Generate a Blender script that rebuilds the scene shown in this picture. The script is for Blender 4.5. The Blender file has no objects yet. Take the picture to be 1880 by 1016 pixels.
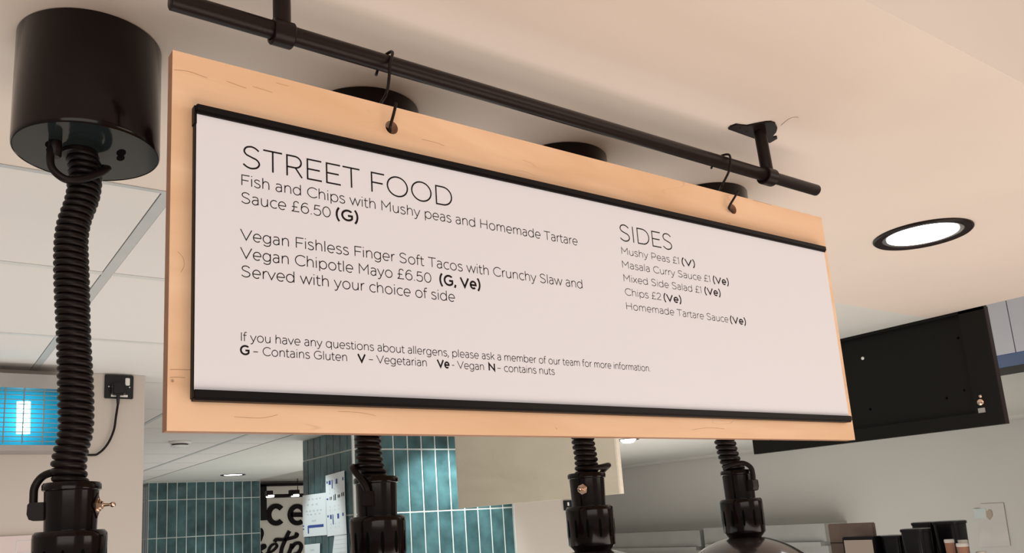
import bpy, bmesh, math, random
from mathutils import Vector, Matrix

# ------------------------------------------------------------------ frame
# Survey frame: camera at the origin, X along the menu board, Y away from it,
# Z up; one unit is the distance of the board. W() turns it into metres.
S = 0.72
CAMZ = 1.72
def W(p): return Vector((p[0]*S, p[1]*S, p[2]*S + CAMZ))
FL = -CAMZ/S                     # floor height in the survey frame

FPX, PPX, PPY = 1545.646, 863.492, 643.733
R = ((0.8287947992161891, 0.0668267629578634, 0.5555478058140177),
     (-0.5565331157686484, 0.20145309952771218, 0.8060319719114852),
     (-0.05805231989366578, -0.9772158576503204, 0.20415458778022186))

random.seed(7)
C = bpy.context.scene.collection
scn = bpy.context.scene

cam = bpy.data.cameras.new('camera'); camo = bpy.data.objects.new('camera', cam); C.objects.link(camo)
cam.sensor_width = 36; cam.lens = FPX/1880*36
cam.shift_x = (940-PPX)/1880; cam.shift_y = (PPY-508)/1880
cam.clip_start = 0.02; cam.clip_end = 100
m = Matrix(((R[0][0], -R[0][1], -R[0][2], 0), (R[1][0], -R[1][1], -R[1][2], 0),
            (R[2][0], -R[2][1], -R[2][2], CAMZ), (0, 0, 0, 1)))
camo.matrix_world = m
scn.camera = camo

scn.view_settings.view_transform = 'Standard'
scn.view_settings.look = 'None'
scn.view_settings.exposure = 0.0
scn.view_settings.gamma = 1.0
scn.view_settings.use_curve_mapping = False

wd = bpy.data.worlds.new('world'); scn.world = wd; wd.use_nodes = True
bg = wd.node_tree.nodes['Background']
bg.inputs[0].default_value = (1.0, 0.92, 0.84, 1); bg.inputs[1].default_value = 0.35

def area(name, loc, target, sx, sy, power, col, spread=180):
    l = bpy.data.lights.new(name, 'AREA'); l.shape = 'RECTANGLE'
    l.size = sx*S; l.size_y = sy*S; l.energy = power; l.color = col; l.spread = math.radians(spread)
    o = bpy.data.objects.new(name, l); C.objects.link(o)
    o.location = W(loc)
    o.rotation_euler = (W(target)-W(loc)).to_track_quat('-Z', 'Y').to_euler()
    return o
def spot(name, loc, target, power, col, size=70, blend=.6, rad=.05):
    l = bpy.data.lights.new(name, 'SPOT'); l.energy = power; l.color = col
    l.spot_size = math.radians(size); l.spot_blend = blend; l.shadow_soft_size = rad
    o = bpy.data.objects.new(name, l); C.objects.link(o)
    o.location = W(loc)
    o.rotation_euler = (W(target)-W(loc)).to_track_quat('-Z', 'Y').to_euler()
    return o

WARM = (1.0, 0.89, 0.81); NEUT = (1.0, 0.96, 0.90); COOL = (0.86, 1.0, 0.98)
# the warm hall lights behind the photographer, the hall's lit lower part, and an added side fill
area('hall_light', (-1.6, -3.6, 1.0), (1.0, 1.0, 0.3), 5.0, 2.0, 46, WARM)
area('hall_fill_side', (5.2, -3.4, 0.9), (2.2, 0.6, 0.9), 3.0, 1.6, 35, (1.0, .84, .72))  # unseen fill added to brighten the bulkhead's front face
area('hall_light_low', (2.3, -0.6, -2.1), (2.3, 0.7, 0.8), 6.0, 2.2, 74, (1.0, .845, .745))
# kitchen: unseen area fills added near the floor shine up; spots hang overhead
area('kitchen_fill', (0.9, 2.9, -1.9), (0.9, 2.7, 0.8), 5.0, 2.6, 29, (.99, .985, .95))
area('kitchen_fill_far', (2.6, 8.8, -1.9), (2.6, 8.8, 0.8), 3.0, 3.0, 15, (.95, 1.0, .96))
area('kitchen_fill_back', (6.4, 6.4, -1.9), (7.0, 6.4, 0.8), 5.0, 6.0, 115, NEUT)
spot('pillar_light', (3.62, 5.12, 0.74), (3.58, 5.71, 0.0), 43, COOL, 84, .7, .04)
spot('back_light', (3.43, 10.3, 0.74), (3.4, 11.3, -0.95), 26, COOL, 62, .8, .05)
spot('pillar_side_fill', (1.75, 6.25, 0.72), (2.82, 6.25, 0.02), 19, COOL, 42, .5, .04)  # unseen fill added to brighten the sheets on the pillar's left face

# ------------------------------------------------------------------ helpers
def ray(px, py):
    a, b = (px-PPX)/FPX, (py-PPY)/FPX
    return Vector((R[0][0]*a+R[0][1]*b+R[0][2], R[1][0]*a+R[1][1]*b+R[1][2], R[2][0]*a+R[2][1]*b+R[2][2]))
def onX(px, py, v): r = ray(px, py); return r*(v/r.x)
def onY(px, py, v): r = ray(px, py); return r*(v/r.y)
def onZ(px, py, v): r = ray(px, py); return r*(v/r.z)

def mat(name, col, rough=.5, metal=0, spec=.5, noise=0, nscale=20, bump=0, bscale=200, coat=0, emit=None, estr=0, obvar=0):
    m = bpy.data.materials.new(name); m.use_nodes = True
    nt = m.node_tree; b = nt.nodes['Principled BSDF']
    b.inputs['Base Color'].default_value = (*col, 1); b.inputs['Roughness'].default_value = rough
    b.inputs['Metallic'].default_value = metal; b.inputs['Specular IOR Level'].default_value = spec
    b.inputs['Coat Weight'].default_value = coat; b.inputs['Coat Roughness'].default_value = .06
    if emit:
        b.inputs['Emission Color'].default_value = (*emit, 1); b.inputs['Emission Strength'].default_value = estr
    tc = nt.nodes.new('ShaderNodeTexCoord')
    if noise or obvar:
        n = nt.nodes.new('ShaderNodeTexNoise'); n.inputs['Scale'].default_value = nscale; n.inputs['Detail'].default_value = 5
        nt.links.new(tc.outputs['Object'], n.inputs['Vector'])
        mr = nt.nodes.new('ShaderNodeMapRange'); mr.inputs['From Min'].default_value = .3; mr.inputs['From Max'].default_value = .7
        mr.inputs['To Min'].default_value = 1-noise; mr.inputs['To Max'].default_value = 1+noise
        nt.links.new(n.outputs['Fac'], mr.inputs['Value'])
        hs = nt.nodes.new('ShaderNodeHueSaturation'); hs.inputs['Color'].default_value = (*col, 1)
        src = mr.outputs['Result']
        if obvar:
            oi = nt.nodes.new('ShaderNodeObjectInfo')
            m2 = nt.nodes.new('ShaderNodeMapRange'); m2.inputs['To Min'].default_value = 1-obvar; m2.inputs['To Max'].default_value = 1+obvar
            nt.links.new(oi.outputs['Random'], m2.inputs['Value'])
            mu = nt.nodes.new('ShaderNodeMath'); mu.operation = 'MULTIPLY'
            nt.links.new(src, mu.inputs[0]); nt.links.new(m2.outputs['Result'], mu.inputs[1]); src = mu.outputs[0]
        nt.links.new(src, hs.inputs['Value']); nt.links.new(hs.outputs['Color'], b.inputs['Base Color'])
    if bump:
        n2 = nt.nodes.new('ShaderNodeTexNoise'); n2.inputs['Scale'].default_value = bscale; n2.inputs['Detail'].default_value = 3
        nt.links.new(tc.outputs['Object'], n2.inputs['Vector'])
        bp = nt.nodes.new('ShaderNodeBump'); bp.inputs['Strength'].default_value = bump; bp.inputs['Distance'].default_value = .002
        nt.links.new(n2.outputs['Fac'], bp.inputs['Height']); nt.links.new(bp.outputs['Normal'], b.inputs['Normal'])
    return m

def wood_mat(name, col, dark, stretch=(1.2, 6, 9), rot=0.0, contrast=.5, seedoff=0):
    m = bpy.data.materials.new(name); m.use_nodes = True
    nt = m.node_tree; b = nt.nodes['Principled BSDF']; b.inputs['Roughness'].default_value = .48
    b.inputs['Specular IOR Level'].default_value = .35
    tc = nt.nodes.new('ShaderNodeTexCoord'); mp = nt.nodes.new('ShaderNodeMapping')
    mp.inputs['Scale'].default_value = stretch; mp.inputs['Location'].default_value = (seedoff, 0, seedoff)
    nt.links.new(tc.outputs['Object'], mp.inputs['Vector'])
    n = nt.nodes.new('ShaderNodeTexNoise'); n.inputs['Scale'].default_value = 1.6; n.inputs['Detail'].default_value = 7; n.inputs['Distortion'].default_value = 1.3
    nt.links.new(mp.outputs[0], n.inputs['Vector'])
    r = nt.nodes.new('ShaderNodeValToRGB'); e = r.color_ramp.elements
    e[0].position = .30; e[0].color = (*dark, 1); e[1].position = .30+contrast; e[1].color = (*col, 1)
    nt.links.new(n.outputs['Fac'], r.inputs['Fac'])
    # thin dark mineral streaks
    mp2 = nt.nodes.new('ShaderNodeMapping'); mp2.inputs['Scale'].default_value = (2.2, 6, 16); mp2.inputs['Location'].default_value = (3+seedoff, 0, 1)
    nt.links.new(tc.outputs['Object'], mp2.inputs['Vector'])
    n2 = nt.nodes.new('ShaderNodeTexNoise'); n2.inputs['Scale'].default_value = 1.5; n2.inputs['Detail'].default_value = 2; n2.inputs['Distortion'].default_value = .8
    nt.links.new(mp2.outputs[0], n2.inputs['Vector'])
    ab = nt.nodes.new('ShaderNodeMath'); ab.operation = 'SUBTRACT'; ab.inputs[1].default_value = .5
    nt.links.new(n2.outputs['Fac'], ab.inputs[0])
    a2 = nt.nodes.new('ShaderNodeMath'); a2.operation = 'ABSOLUTE'; nt.links.new(ab.outputs[0], a2.inputs[0])
    r2 = nt.nodes.new('ShaderNodeMapRange'); r2.inputs['From Min'].default_value = 0; r2.inputs['From Max'].default_value = .006
    r2.inputs['To Min'].default_value = .40; r2.inputs['To Max'].default_value = 0
    nt.links.new(a2.outputs[0], r2.inputs['Value'])
    n3 = nt.nodes.new('ShaderNodeTexNoise'); n3.inputs['Scale'].default_value = 7; nt.links.new(tc.outputs['Object'], n3.inputs['Vector'])
    g = nt.nodes.new('ShaderNodeMapRange'); g.inputs['From Min'].default_value = .55; g.inputs['From Max'].default_value = .65
    nt.links.new(n3.outputs['Fac'], g.inputs['Value'])
    mm = nt.nodes.new('ShaderNodeMath'); mm.operation = 'MULTIPLY'; nt.links.new(r2.outputs[0], mm.inputs[0]); nt.links.new(g.outputs[0], mm.inputs[1])
    mx = nt.nodes.new('ShaderNodeMix'); mx.data_type = 'RGBA'; mx.inputs['B'].default_value = (dark[0]*.45, dark[1]*.4, dark[2]*.35, 1)
    nt.links.new(r.outputs[0], mx.inputs['A']); nt.links.new(mm.outputs[0], mx.inputs['Factor'])
    nt.links.new(mx.outputs['Result'], b.inputs['Base Color'])
    return m

ORG = {}
def empty(name, loc, label, cat, group=None):
    o = bpy.data.objects.new(name, None); C.objects.link(o); o.location = W(loc)
    o.empty_display_size = .05
    ORG[o.name] = Vector(loc)
    o['label'] = label; o['category'] = cat
    if group: o['group'] = group
    return o
def tag(o, label, cat, group=None):
    o['label'] = label; o['category'] = cat
    if group: o['group'] = group
    return o

class MB:
    def __init__(s): s.v = []; s.f = []; s.sm = []
    def add(s, vs, fs, smooth=False):
        n = len(s.v); s.v += [Vector(v) for v in vs]
        for f in fs: s.f.append([n+i for i in f]); s.sm.append(smooth)
        return s
    def box(s, x0, x1, y0, y1, z0, z1):
        x0, x1 = sorted((x0, x1)); y0, y1 = sorted((y0, y1)); z0, z1 = sorted((z0, z1))
        v = [(x, y, z) for z in (z0, z1) for y in (y0, y1) for x in (x0, x1)]
        return s.add(v, [(0, 2, 3, 1), (4, 5, 7, 6), (0, 1, 5, 4), (1, 3, 7, 5), (3, 2, 6, 7), (2, 0, 4, 6)])
    def bbox(s, x0, x1, y0, y1, z0, z1, b):
        # box with bevelled edges all round (24 verts, chamfered)
        x0, x1 = sorted((x0, x1)); y0, y1 = sorted((y0, y1)); z0, z1 = sorted((z0, z1))
        bm = bmesh.new(); bmesh.ops.create_cube(bm, size=1)
        for v in bm.verts:
            v.co = Vector(((x0+x1)/2+v.co.x*(x1-x0), (y0+y1)/2+v.co.y*(y1-y0), (z0+z1)/2+v.co.z*(z1-z0)))
        bmesh.ops.bevel(bm, geom=bm.edges[:], offset=b, segments=2, affect='EDGES')
        bm.verts.index_update()
        s.add([v.co.copy() for v in bm.verts], [[v.index for v in f.verts] for f in bm.faces]); bm.free()
        return s
    def lathe(s, c, prof, seg=48, axis=(0, 0, 1), smooth=True, cap0=True, cap1=True):
        ax = Vector(axis).normalized()
        u = ax.orthogonal().normalized() if abs(ax.z) < .999 else Vector((1, 0, 0)); w = ax.cross(u)
        c = Vector(c); vs = []
        for r, h in prof:
            for i in range(seg):
                a = 2*math.pi*i/seg
                vs.append(c + ax*h + (u*math.cos(a)+w*math.sin(a))*r)
        fs = []
        for k in range(len(prof)-1):
            for i in range(seg):
                j = (i+1) % seg
                fs.append((k*seg+i, k*seg+j, (k+1)*seg+j, (k+1)*seg+i))
        s.add(vs, fs, smooth)
        if cap0: s.add(vs[:seg], [tuple(range(seg-1, -1, -1))])
        if cap1: s.add(vs[-seg:], [tuple(range(seg))])
        return s
    def tube(s, path, r, seg=10, smooth=True, caps=True):
        P = [Vector(p) for p in path]; n = len(P)
        rr = r if isinstance(r, (list, tuple)) else [r]*n
        T = []
        for i in range(n):
            t = (P[min(i+1, n-1)]-P[max(i-1, 0)])
            T.append(t.normalized())
        u = T[0].orthogonal().normalized(); vs = []
        for i in range(n):
            u = (u - T[i]*u.dot(T[i])).normalized(); w = T[i].cross(u)
            for k in range(seg):
                a = 2*math.pi*k/seg
                vs.append(P[i]+(u*math.cos(a)+w*math.sin(a))*rr[i])
        fs = [(i*seg+k, i*seg+(k+1) % seg, (i+1)*seg+(k+1) % seg, (i+1)*seg+k) for i in range(n-1) for k in range(seg)]
        s.add(vs, fs, smooth)
        if caps:
            s.add(vs[:seg], [tuple(range(seg-1, -1, -1))]); s.add(vs[-seg:], [tuple(range(seg))])
        return s
    def prism(s, pts, d):
        # planar outline (3-D points) extruded by vector d
        P = [Vector(p) for p in pts]; n = len(P); d = Vector(d)
        s.add(P+[p+d for p in P], [tuple(range(n)), tuple(range(2*n-1, n-1, -1))]+[(i, i+n, (i+1) % n+n, (i+1) % n) for i in range(n)])
        return s
    def build(s, name, mt, parent=None, root=None, kind=None):
        """root: name of the thing (its Empty) whose origin the mesh is measured from"""
        if parent is not None and root is None:
            q = parent
            while q.parent is not None: q = q.parent
            root = q.name
        if parent is None:
            lo = Vector((min(v.x for v in s.v), min(v.y for v in s.v), min(v.z for v in s.v)))
            hi = Vector((max(v.x for v in s.v), max(v.y for v in s.v), max(v.z for v in s.v)))
            org = Vector(((lo.x+hi.x)/2, (lo.y+hi.y)/2, lo.z))
        else:
            org = ORG[root]
        me = bpy.data.meshes.new(name)
        me.from_pydata([tuple((v-org)*S) for v in s.v], [], s.f)
        me.polygons.foreach_set('use_smooth', s.sm)
        bm = bmesh.new(); bm.from_mesh(me); bmesh.ops.remove_doubles(bm, verts=bm.verts[:], dist=1e-6)
        bmesh.ops.recalc_face_normals(bm, faces=bm.faces[:]); bm.to_mesh(me); bm.free()
        if any(s.sm):
            me.set_sharp_from_angle(angle=math.radians(40))
        me.materials.append(mt)
        o = bpy.data.objects.new(name, me); C.objects.link(o)
        if parent is None:
            o.location = W(org); ORG[o.name] = org
        else:
            o.parent = parent
        if kind: o['kind'] = kind
        return o

def catmull(pts, n=8, closed=False):
    P = [Vector(p) for p in pts]; N = len(P); out = []
    rng = range(N if closed else N-1)
    for i in rng:
        if closed: a, b, c, d = P[(i-1) % N], P[i], P[(i+1) % N], P[(i+2) % N]
        else: a, b, c, d = P[max(i-1, 0)], P[i], P[i+1], P[min(i+2, N-1)]
        for k in range(n):
            t = k/n
            out.append(.5*((2*b)+(c-a)*t+(2*a-5*b+4*c-d)*t*t+(3*b-a-3*c+d)*t**3))
    if not closed: out.append(P[-1])
    return out

# ------------------------------------------------------------------ materials
M = {}
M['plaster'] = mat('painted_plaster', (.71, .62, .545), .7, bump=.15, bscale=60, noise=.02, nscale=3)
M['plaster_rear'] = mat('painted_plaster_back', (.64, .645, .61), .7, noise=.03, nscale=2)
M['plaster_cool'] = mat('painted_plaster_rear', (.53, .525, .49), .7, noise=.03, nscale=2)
M['tile_ceiling'] = mat('ceiling_panel', (.70, .675, .65), .85, bump=.2, bscale=300)
M['tbar'] = mat('ceiling_rail_metal', (.46, .48, .48), .45, noise=.03)  # same bars as the cross rails; their greyer shine is put into the colour
M['tbar2'] = mat('ceiling_cross_rail', (.60, .60, .58), .5, noise=.03)
M['wall_white'] = mat('wall_paint', (.52, .475, .43), .65, noise=.02, nscale=2)
M['wall_grey'] = mat('kitchen_wall_paint', (.47, .455, .43), .55, noise=.03, nscale=1.2)
M['floor'] = mat('floor_vinyl', (.42, .38, .34), .6, noise=.05, nscale=4)
M['teal'] = mat('glazed_tile', (.050, .108, .118), .20, noise=.40, nscale=9, bump=.35, bscale=14, obvar=.18, spec=.32, coat=.1)
M['grout'] = mat('grout', (.60, .65, .63), .8)
M['ply'] = wood_mat('birch_ply', (.80, .545, .355), (.66, .405, .235), contrast=.4)
M['crack'] = mat('paint_crack', (.26, .19, .15), .8)
M['streak'] = mat('veneer_streak', (.42, .24, .13), .6)
M['ply_edge'] = mat('ply_edge', (.36, .18, .10), .6, noise=.1, nscale=60)
M['ply2'] = wood_mat('pale_ply', (.74, .68, .55), (.66, .60, .48), stretch=(4, 1.2, 3), contrast=.4, seedoff=5)
M['ply2_edge_lit'] = mat('lit_ply_edge', (.92, .86, .74), .6, noise=.05, nscale=60)  # brightness of the lit end face is put into this cream
M['paper'] = mat('poster_paper', (.695, .69, .73), .55, spec=.3)
M['ink'] = mat('ink', (.012, .009, .010), .6, spec=.1)
M['rail'] = mat('black_aluminium', (.006, .004, .004), .45, spec=.14)
M['blacksteel'] = mat('satin_black_steel', (.010, .0050, .0042), .36, spec=.17, bump=.1, bscale=500)
M['gloss'] = mat('black_gloss_enamel', (.0060, .0030, .0026), .14, spec=.20, coat=.02, bump=.04, bscale=40)
M['plate'] = mat('black_gloss_plate', (.016, .022, .023), .10, spec=.22, coat=.0)
M['rubber'] = mat('black_cable_rubber', (.008, .0045, .004), .42, spec=.20, bump=.1, bscale=150)
M['dark'] = mat('dark_void', (.003, .003, .003), .9, spec=.02)
M['chrome'] = mat('brass_chrome', (.78, .58, .45), .18, metal=1)
M['steel2'] = mat('satin_steel', (.40, .395, .38), .34, metal=.55, noise=.06, nscale=5)
M['steel'] = mat('brushed_steel', (.42, .41, .40), .35, metal=.85, noise=.08, nscale=8)
M['dome'] = mat('dome_enamel', (.035, .028, .028), .22, metal=.3, coat=.5)
M['white'] = mat('white_plastic', (.75, .75, .73), .4)
M['socket'] = mat('black_socket_plastic', (.012, .013, .014), .4, spec=.3)
M['emitlamp'] = mat('lamp_diffuser', (.9, .9, .9), .5, emit=(1, .97, .92), estr=6)
M['cabinet'] = mat('black_laminate', (.005, .005, .004), .5, spec=.2, bump=.05, bscale=80)
M['cabinet_edge'] = mat('dark_brown_edge', (.016, .008, .007), .5, spec=.3)
M['grid'] = mat('grid_wire_metal', (.22, .25, .25), .5)
M['uvtube'] = mat('violet_tube_glow', (.8, 1, 1), .4, emit=(.45, .95, 1.0), estr=5)
M['uvback'] = mat('cyan_glow_plate', (.004, .33, .52), .5)  # the tubes' cyan glow is put into the plate colour
M['bluepanel'] = mat('blue_panel', (.02, .085, .25), .4)
M['panelwhite'] = mat('white_cladding', (.62, .64, .71), .5)
M['sheet'] = mat('printed_sheet', (.82, .87, .90), .6)
M['blueink'] = mat('blue_print', (.03, .07, .32), .6)
M['greyink'] = mat('grey_print', (.62, .66, .70), .7)
M['card'] = mat('brown_card', (.24, .17, .14), .6, noise=.1)
M['blackplastic'] = mat('black_tub_plastic', (.008, .007, .009), .22, spec=.35, noise=.2)
M['cup'] = mat('kraft_cup', (.36, .17, .10), .6, noise=.08, nscale=30)
M['lid'] = mat('white_lid', (.70, .66, .60), .4)
M['film'] = mat('clear_film', (.47, .445, .425), .3, noise=.06, nscale=6)
M['signwall'] = mat('sign_panel_paint', (.74, .70, .64), .6)

H = 0.7863            # ceiling height above the camera
# ------------------------------------------------------------------ structure
MB().box(-6, 12, -6, 14, FL-.1, FL).build('floor', M['floor'], kind='structure')

# plaster bulkhead over the counter (its underside carries the rail and the lamps)
b = MB().box(-3.2, 3.765, .622, 1.857, H, H+.75)
ceil = b.build('ceiling', M['plaster'], kind='structure')
# fine grey trim strip at the back edge
MB().box(-3.2, 2.58, 1.857, 1.872, H-.002, H+.02).build('trim_1', M['tbar'], kind='structure')
# plaster ceiling further back, higher band beyond
MB().box(2.58, 3.765, 1.857, 5.75, H, H+.2).build('ceiling', M['plaster_rear'], kind='structure')
MB().box(2.58, 4.10, 5.75, 12.6, H, H+.2).build('ceiling', M['plaster_rear'], kind='structure')
Z2 = .85
MB().box(5.86, 10.6, -4, 12.9, Z2, Z2+.2).build('ceiling', M['plaster_cool'], kind='structure')
MB().box(4.10, 5.86, 4.6, 12.9, Z2, Z2+.2).build('ceiling', M['plaster_cool'], kind='structure')
MB().box(3.745, 4.10, 4.6, 5.75, Z2, Z2+.2).build('ceiling', M['plaster_cool'], kind='structure')
MB().box(3.765, 5.0, -4, 4.6, 1.5, 1.6).build('ceiling', M['plaster_cool'], kind='structure')
# suspended tile ceiling: panels between flat rails
tc = MB().box(-3.2, 2.58, 1.872, 12.6, H+.03, H+.12).build('ceiling', M['tile_ceiling'], kind='structure')
xs = [-3.0, -2.135, -1.265, -.395, .475, 1.345, 2.215, 2.58]
ys = [1.872, 2.543, 3.411, 4.28, 5.15, 6.02, 6.89, 7.76, 8.63, 9.50, 10.37, 11.24, 11.4]
for i in range(len(xs)-1):
    for j in range(len(ys)-1):
        x0, x1, y0, y1 = xs[i]+.016, xs[i+1]-.016, ys[j]+.016, ys[j+1]-.016
        if j == 0: y0 = ys[0]+.002
        if y1-y0 < .05 or x1 < -.9: continue
        MB().add([(x0, y0, H+.001), (x1, y0, H+.001), (x1, y1, H+.001), (x0, y1, H+.001),
                  (x0, y0, H+.031), (x1, y0, H+.031), (x1, y1, H+.031), (x0, y1, H+.031)],
                 [(0, 3, 2, 1), (4, 5, 6, 7), (0, 1, 5, 4), (1, 2, 6, 5), (2, 3, 7, 6), (3, 0, 4, 7)]).build('ceiling_panel', M['tile_ceiling'], tc)
for x in xs[3:-1]:
    MB().box(x-.014, x+.014, 1.874, 11.35, H-.001, H+.029).build('ceiling_rail', M['tbar'], tc)
for y in ys[1:-1]:
    MB().box(-1.2, 2.57, y-.014, y+.014, H+.0003, H+.0285).build('ceiling_rail', M['tbar2'], tc)

# left white wall with its end at x = .95
WLY = 4.10
wl = MB().box(-3.2, .948, WLY, WLY+.35, FL, H).build('wall_left', M['wall_white'], kind='structure')

# tiles on walls
def tile_wall(parent, face, u0, u1, ulines, zlines, other, up=True):
    """tiles on a plane; face 'Y' -> plane y=other facing -Y, 'X' -> plane x=other facing -X"""
    g = .0115; t = .005
    us = [u for u in ulines]
    for i in range(len(us)-1):
        for j in range(len(zlines)-1):
            a, b2 = us[i]+g/2, us[i+1]-g/2; c, d = zlines[j]+g/2, zlines[j+1]-g/2
            jit = random.uniform(0, .0015); bv = .002
            f0 = other-t-jit
            outer = [(a, c), (b2, c), (b2, d), (a, d)]; inner = [(a+bv, c+bv), (b2-bv, c+bv), (b2-bv, d-bv), (a+bv, d-bv)]
            tl = [random.uniform(-.0012, .0012) for _ in range(4)]
            V = []
            for (p, q) in outer: V.append((other, p, q))
            for (p, q) in outer: V.append((f0+.002, p, q))
            for k, (p, q) in enumerate(inner): V.append((f0+tl[k], p, q))
            if face == 'Y': V = [(p, o, q) for (o, p, q) in V]
            F = [(8, 9, 10, 11)]+[(k, (k+1) % 4, (k+1) % 4+4, k+4) for k in range(4)]+[(k+4, (k+1) % 4+4, (k+1) % 4+8, k+8) for k in range(4)]
            MB().add(V, F).build('tile', M['teal'], parent)

# far left tile wall
TY = 11.37
wb = MB().box(2.70, 4.18, TY, TY+.5, FL, H).build('wall_back', M['grout'], kind='structure')
ux = [2.702, 2.811]+[2.811+.1244*k for k in range(1, 12)]
tile_wall(wb, 'Y', 0, 0, ux, [-.397, .077, .558, H-.002], TY)
tile_wall(wb, 'X', 0, 0, [TY+.005, TY+.12, TY+.24, TY+.36, TY+.48], [-.397, .077, .558, H-.002], 2.70)

# central tiled pillar
PY, PX = 5.71, 2.822
PXE = 4.268
wc = MB().box(PX, PXE, PY, 6.66, FL, H).build('wall_center', M['grout'], kind='structure')
zl = [-.82, -.345, .1325, .613, H-.002]
ux = [PX+.004]+[3.161-.1245*2, 3.161-.1245]+[3.161+.1255*k for k in range(0, 9)]+[PXE-.003]
tile_wall(wc, 'Y', 0, 0, ux, zl, PY)
uy = [PY+.006, 5.80, 5.924, 6.048, 6.172, 6.296, 6.42, 6.544, 6.655]
tile_wall(wc, 'X', 0, 0, uy, zl, PX)
MB().box(PX-.014, PX+.004, PY-.012, PY+.004, FL, H).build('trim_2', M['grout'], kind='structure')
MB().box(PXE-.003, PXE+.006, PY-.013, PY+.05, FL, H).build('trim_3', M['grout'], kind='structure')
# plain plastered return beside the tiles
wp = MB().box(PXE+.006, 4.92, PY, 6.5, FL, Z2).build('wall_center', M['wall_white'], kind='structure')

# kitchen wall on the right and its rounded trunking under the ceiling
WX = 10.4
MB().box(WX, WX+.2, -4, 12.9, FL, Z2+.2).build('wall_right', M['wall_grey'], kind='structure')
MB().lathe((WX-.07, -4, Z2+.10), [(.14, 0), (.14, 16.85)], 24, axis=(0, 1, 0)).build('trim_4', M['wall_grey'], kind='structure')
# far wall closing the room behind the sign
MB().box(4.3, 10.4, 12.7, 12.9, FL, Z2+.2).build('wall_rear', M['signwall'], kind='structure')

# ------------------------------------------------------------------ stroke lettering
def arc(cx, cy, rx, ry, a0, a1, n=18):
    return [(cx+rx*math.cos(math.radians(a0+(a1-a0)*k/n)), cy+ry*math.sin(math.radians(a0+(a1-a0)*k/n))) for k in range(n+1)]
def sm(*p, closed=False): return [tuple(v)[:2] for v in catmull([(a, b, 0) for a, b in p], 7, closed)]
def circ(cx, cy, rx, ry): return ('c', arc(cx, cy, rx, ry, 0, 360, 32)[:-1])
G = {}
def gl(ch, left, w, right, *paths): G[ch] = (left, w, right, [p if isinstance(p, tuple) and p and p[0] == 'c' else ('o', p) for p in paths])
gl('S', 8, 70, 8, sm((64, 85), (50, 96), (33, 100), (14, 93), (6, 76), (14, 61), (34, 52), (56, 43), (66, 26), (57, 8), (36, 0), (17, 4), (2, 15)))
gl('T', 4, 78, 4, [(0, 97), (78, 97)], [(39, 97), (39, 0)])
gl('R', 13, 68, 6, [(3, 0), (3, 97), (36, 97)]+arc(36, 70, 27, 27, 90, -90)+[(3, 43)], [(38, 43), (66, 0)])
gl('E', 13, 64, 7, [(64, 97), (3, 97), (3, 3), (65, 3)], [(3, 51), (57, 51)])
gl('F', 13, 62, 5, [(3, 0), (3, 97), (64, 97)], [(3, 49), (56, 49)])
gl('O', 8, 104, 8, circ(52, 50, 49, 49))
gl('D', 13, 86, 8, ('c', [(3, 3), (3, 97), (38, 97)]+arc(38, 50, 46, 47, 90, -90)[1:-1]+[(38, 3)]))
gl('I', 13, 6, 13, [(3, 0), (3, 100)])
gl('H', 13, 78, 13, [(3, 0), (3, 100)], [(75, 0), (75, 100)], [(3, 50), (75, 50)])
gl('M', 13, 88, 13, [(3, 0), (3, 97), (44, 38), (85, 97), (85, 0)])
gl('V', 3, 88, 3, [(0, 100), (44, 3), (88, 100)])
gl('C', 8, 84, 6, arc(50, 50, 47, 49, 42, 318, 26))
gl('G', 8, 88, 10, [(82, 84)]+arc(50, 50, 47, 49, 50, 318, 26)+[(87, 22), (87, 47), (52, 47)])
gl('P', 13, 66, 5, [(3, 0), (3, 97), (36, 97)]+arc(36, 67, 28, 30, 90, -90)+[(3, 37)])
gl('N', 13, 78, 13, [(3, 0), (3, 97), (75, 4), (75, 100)])
gl('a', 6, 52, 11, sm((5, 66), (16, 72), (30, 73), (44, 67), (49, 52))+[(49, 0)], sm((49, 41), (32, 44), (13, 39), (3, 22), (10, 5), (26, -1), (41, 6), (49, 18)))
gl('b', 11, 66, 7, [(3, 104), (3, 0)], circ(34, 36, 31, 37))
gl('c', 7, 56, 4, arc(35, 36, 32, 37, 50, 310, 22))
gl('d', 7, 66, 11, [(63, 104), (63, 0)], circ(32, 36, 31, 37))
gl('e', 7, 64, 7, [(3, 35), (62, 35)]+arc(33, 36, 30, 37, 0, 312, 26)[1:])
gl('f', 3, 36, 1, sm((38, 102), (28, 105), (17, 99), (13, 84))+[(13, 0)], [(0, 70), (35, 70)])
gl('g', 7, 64, 11, circ(32, 37, 30, 36), [(61, 73)]+sm((61, 0), (54, -19), (34, -27), (18, -24), (6, -16)))
gl('h', 11, 56, 10, [(3, 104), (3, 0)], sm((3, 40), (10, 62), (28, 73), (46, 66), (53, 46))+[(53, 0)])
gl('i', 11, 6, 11, [(3, 0), (3, 73)], [(3, 93), (3, 102)])
gl('k', 11, 54, 3, [(3, 104), (3, 0)], [(50, 73), (3, 27)], [(20, 43), (54, 0)])
gl('l', 11, 6, 11, [(3, 0), (3, 104)])
gl('m', 11, 94, 10, [(3, 73), (3, 0)], sm((3, 42), (9, 62), (25, 73), (40, 67), (47, 48))+[(47, 0)], sm((47, 42), (53, 62), (69, 73), (84, 67), (91, 48))+[(91, 0)])
gl('n', 11, 56, 10, [(3, 73), (3, 0)], sm((3, 40), (10, 62), (28, 73), (46, 66), (53, 46))+[(53, 0)])
gl('o', 7, 70, 7, circ(35, 36, 32, 37))
gl('p', 11, 66, 7, [(3, 73), (3, -26)], circ(34, 36, 31, 37))
gl('q', 7, 66, 11, [(63, 73), (63, -26)], circ(32, 36, 31, 37))
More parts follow.
